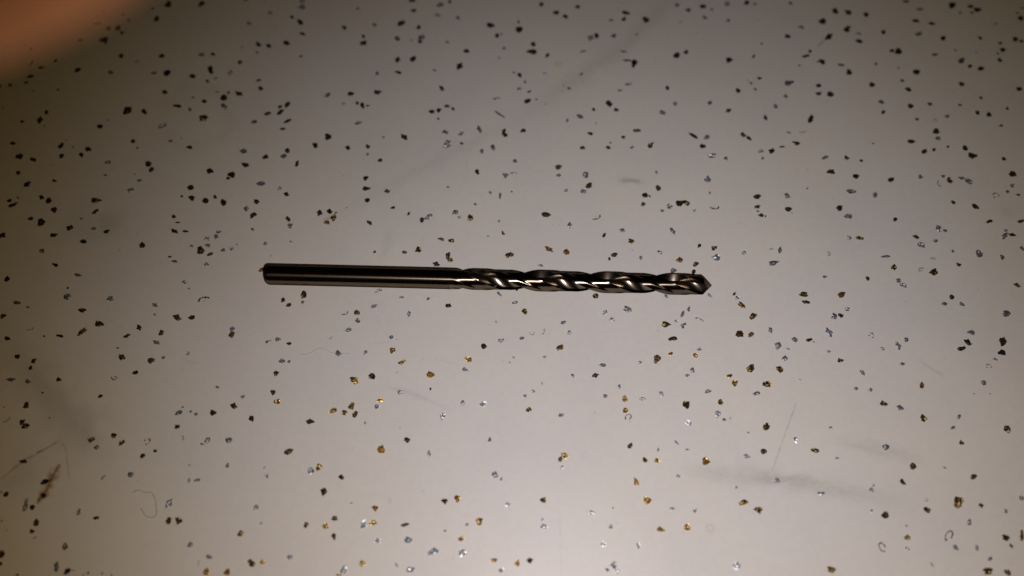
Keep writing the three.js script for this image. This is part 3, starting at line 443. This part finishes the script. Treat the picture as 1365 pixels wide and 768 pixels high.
// turned steel: faint rings round the axis in colour, gloss and relief, and on the shank a few bright nicks and the worn frame of a stamp
const ringTone = Array.from({ length: 2048 }, () => rnd());
function steelMaps(nicks) {
  const w = 2048, h = 256;
  const hit = (i, j) => nicks.some(([u, v, lu, lv]) => Math.abs(i / w - u) < lu && Math.abs(j / h - v) < lv);
  const tone = (i, j) => 0.5 * ringTone[i] + 0.3 * ringTone[(i >> 2) * 3 % 2048] + 0.2 * (0.5 + 0.5 * noise.noise(i * 0.05, j * 0.1, 9)) + 0.25 * noise.noise(i * 0.5, j * 0.6, 3);
  return {
    map: floatTexture(w, h, (i, j) => { const t = tone(i, j), n = hit(i, j) ? 1.25 : 1; return [124, 112, 98].map((c) => Math.min(255, c * (0.92 + 0.12 * t) * n)); }, true),
    roughnessMap: floatTexture(w, h, (i, j) => { const t = tone(i, j), v = hit(i, j) ? 150 : 165 + 50 * t; return [v, v, v]; }),
    bumpMap: floatTexture(w, h, (i, j) => { const v = hit(i, j) ? 255 * rnd() : 70 + 90 * tone(i, j); return [v, v, v]; }),
  };
}
const steel = new THREE.MeshPhysicalMaterial({ metalness: 1, specularColor: new THREE.Color(0.12, 0.11, 0.1), roughness: 0.28, anisotropy: 0.8, anisotropyRotation: 0, bumpScale: 0.0000008, ...steelMaps([]) });
const shankSteel = new THREE.MeshPhysicalMaterial({ metalness: 1, specularColor: new THREE.Color(0.12, 0.11, 0.1), roughness: 0.28, anisotropy: 0.8, anisotropyRotation: 0, bumpScale: 0.0000008,
  ...steelMaps([[0.62, 0.985, 0.055, 0.005], [0.62, 0.1, 0.06, 0.006], [0.61, 0.055, 0.02, 0.004], [0.45, 0.98, 0.004, 0.008], [0.25, 0.1, 0.003, 0.006]]) });
const grooveSteel = new THREE.MeshPhysicalMaterial({ metalness: 1, specularColor: new THREE.Color(0.12, 0.11, 0.1), roughness: 0.25, anisotropy: 0.5, color: new THREE.Color().setRGB(0.27, 0.23, 0.185) });
const pointSteel = new THREE.MeshPhysicalMaterial({ metalness: 1, specularColor: new THREE.Color(0.12, 0.11, 0.1), roughness: 0.28, color: new THREE.Color().setRGB(0.22, 0.185, 0.145) });
const round = (s) => (s < 0.1 ? R - (0.1 - s) * 0.8 : R);
const shank = sweep(0, START, 120, 96, round);
const cap = new THREE.CircleGeometry((R - 0.1 * 0.8) * 1e-3, 96); cap.rotateY(-Math.PI / 2); cap.translate(-LENGTH / 2 * 1e-3, R * 1e-3, 0);
obj('shank', mergeGeometries([shank, cap.toNonIndexed()]), shankSteel, drill);
const coneFrom = LENGTH - R / TIP;
const pointed = (s, b) => Math.min(profile(s, b), Math.max(0.004, (LENGTH - s) * TIP + 0.02));
obj('land', helix(START, coneFrom, 260, landDegrees, profile, true), steel, drill);
obj('flute', helix(START, coneFrom, 260, fluteDegrees, profile), grooveSteel, drill);
obj('point', helix(coneFrom, LENGTH, 30, [...landDegrees, ...fluteDegrees.slice(1)], pointed), pointSteel, drill);

// ---------------------------------------------------------------- hairs on the table
function hair(name, points, radius, material) {
  const curve = new THREE.CatmullRomCurve3(points.map(([x, z], i) => new THREE.Vector3(x * 1e-3, radius + 0.00002 * (i % 2), z * 1e-3)));
  return obj(name, new THREE.TubeGeometry(curve, 120, radius, 6), material);
}
const hairDark = new THREE.MeshStandardMaterial({ color: new THREE.Color().setRGB(0.26, 0.21, 0.16), roughness: 0.6 });
const hairPale = new THREE.MeshStandardMaterial({ color: new THREE.Color().setRGB(0.5, 0.46, 0.42), roughness: 0.6 });
tag(hair('hair', [[-50.2, 29.2], [-49.5, 28.9], [-48.6, 29.2], [-47.8, 29.2], [-47.2, 29.9], [-46.8, 31.1], [-46.6, 32.0], [-47.0, 32.4], [-47.9, 32.2], [-48.4, 31.7], [-48.8, 31.2]], 0.000035, hairDark), 'short thin hair curled like a hook on the lower left of the tabletop', 'hair');
tag(hair('hair', [[-29.9, 10.2], [-28.8, 10.1], [-27.8, 9.4], [-26.7, 9.3], [-25.6, 9.9], [-24.2, 10.0], [-23.0, 10.1]], 0.00003, hairPale), 'faint pale wavy hair on the tabletop below the drill shank', 'hair');

// ---------------------------------------------------------------- the fingertip that strays in front of the lens at the upper left
const skin = new THREE.MeshPhysicalMaterial({ color: new THREE.Color().setRGB(0.8, 0.34, 0.14), roughness: 0.55, sheen: 0.2, bumpScale: 0.00008,
  bumpMap: floatTexture(256, 256, (i, j) => { const v = 128 + 60 * Math.sin(j * 0.9 + 3 * noise.noise(i * 0.03, j * 0.03, 2)) + 50 * noise.noise(i * 0.2, j * 0.2, 5); return [v, v, v]; }) });
const nailLook = new THREE.MeshPhysicalMaterial({ color: new THREE.Color().setRGB(0.68, 0.38, 0.28), roughness: 0.3 });
// joints along the finger (mm): from its root, left of the picture, to the tip
const joints = [[-91.8, 59.2, 21.1], [-53.5, 73.7, 19.9], [-30.2, 81.8, 18.5], [-18.9, 85.2, 16.7], [-10.9, 87.2, 14.5]].map(mm);
const bone = new THREE.CatmullRomCurve3(joints), ROWS = 90, AROUND = 40;
const girth = (t) => { const knuckle = 0.0006 * (Math.exp(-(((t - 0.36) / 0.06) ** 2)) + 0.7 * Math.exp(-(((t - 0.68) / 0.05) ** 2))); const r = 0.0086 - 0.0018 * t + knuckle, e = Math.max(0, (t - 0.86) / 0.14), b = Math.max(0, (0.06 - t) / 0.06); return r * Math.sqrt(Math.max(0.0004, 1 - e ** 2.4)) * Math.sqrt(Math.max(0.0004, 1 - b * b)); };
function fingerGeometry() {
  const frames = bone.computeFrenetFrames(ROWS), pos = [], uv = [], index = [];
  for (let i = 0; i <= ROWS; i++) for (let k = 0; k <= AROUND; k++) {
    const t = i / ROWS, p = bone.getPointAt(t), a = k / AROUND * Math.PI * 2, r = girth(t);
    const v = p.addScaledVector(frames.normals[i], r * Math.cos(a) * 0.94).addScaledVector(frames.binormals[i], r * Math.sin(a) * 1.04);
    pos.push(v.x, v.y, v.z); uv.push(t * 3, k / AROUND * 2);
  }
  for (let i = 0; i < ROWS; i++) for (let k = 0; k < AROUND; k++) { const a = i * (AROUND + 1) + k, b = a + AROUND + 1; index.push(a, a + 1, b, b, a + 1, b + 1); }
  const g = new THREE.BufferGeometry();
  g.setAttribute('position', new THREE.Float32BufferAttribute(pos, 3)); g.setAttribute('uv', new THREE.Float32BufferAttribute(uv, 2)); g.setIndex(index); g.computeVertexNormals();
  return g;
}
const finger = obj('finger', fingerGeometry(), skin);
tag(finger, 'blurred orange fingertip reaching into the top left corner of the photo', 'finger');
{                                                                   // its nail, on the side away from the lens
  const frames = bone.computeFrenetFrames(ROWS), pos = [], index = [], N = 10, M = 14, away = view;
  for (let i = 0; i <= N; i++) for (let k = 0; k <= M; k++) {
    const row = Math.round(ROWS * 0.84) + i, t = row / ROWS, n = frames.normals[row], b = frames.binormals[row], mid = Math.atan2(b.dot(away), n.dot(away)), a = mid + (k / M - 0.5) * 1.5 * Math.min(1, 0.55 + i * 0.2);
    const v = bone.getPointAt(t).addScaledVector(n, girth(t) * Math.cos(a) * 0.94).addScaledVector(b, girth(t) * Math.sin(a) * 1.04).addScaledVector(away, 0.00025 * Math.cos((k / M - 0.5) * 3));
    pos.push(v.x, v.y, v.z);
  }
  for (let i = 0; i < N; i++) for (let k = 0; k < M; k++) { const a = i * (M + 1) + k, b = a + M + 1; index.push(a, a + 1, b, b, a + 1, b + 1); }
  const g = new THREE.BufferGeometry(); g.setAttribute('position', new THREE.Float32BufferAttribute(pos, 3)); g.setIndex(index); g.computeVertexNormals();
  obj('nail', g, nailLook, finger);
}

// ---------------------------------------------------------------- the flash lamp beside the lens (behind the picture; its glint runs along the drill)
const lamp = new THREE.Group();
lamp.name = 'flash_lamp';
lamp.position.copy(flashAt); lamp.lookAt(flashAt.clone().add(view));
scene.add(lamp);
tag(lamp, 'small round white flash lamp shining down from beside the camera', 'lamp');
const bezel = new THREE.CylinderGeometry(0.0032, 0.0032, 0.0016, 40); bezel.rotateX(Math.PI / 2); bezel.translate(0, 0, -0.0009);
obj('bezel', bezel, new THREE.MeshStandardMaterial({ color: 0x111111, roughness: 0.5 }), lamp);
const emitter = new THREE.CylinderGeometry(0.002, 0.002, 0.0003, 40); emitter.rotateX(Math.PI / 2); emitter.translate(0, 0, 0.0001);
obj('lamp_glass', emitter, new THREE.MeshStandardMaterial({ color: 0xffffff, emissive: 0xfff8f5, emissiveIntensity: 3 }), lamp);

renderer.render(scene, camera);
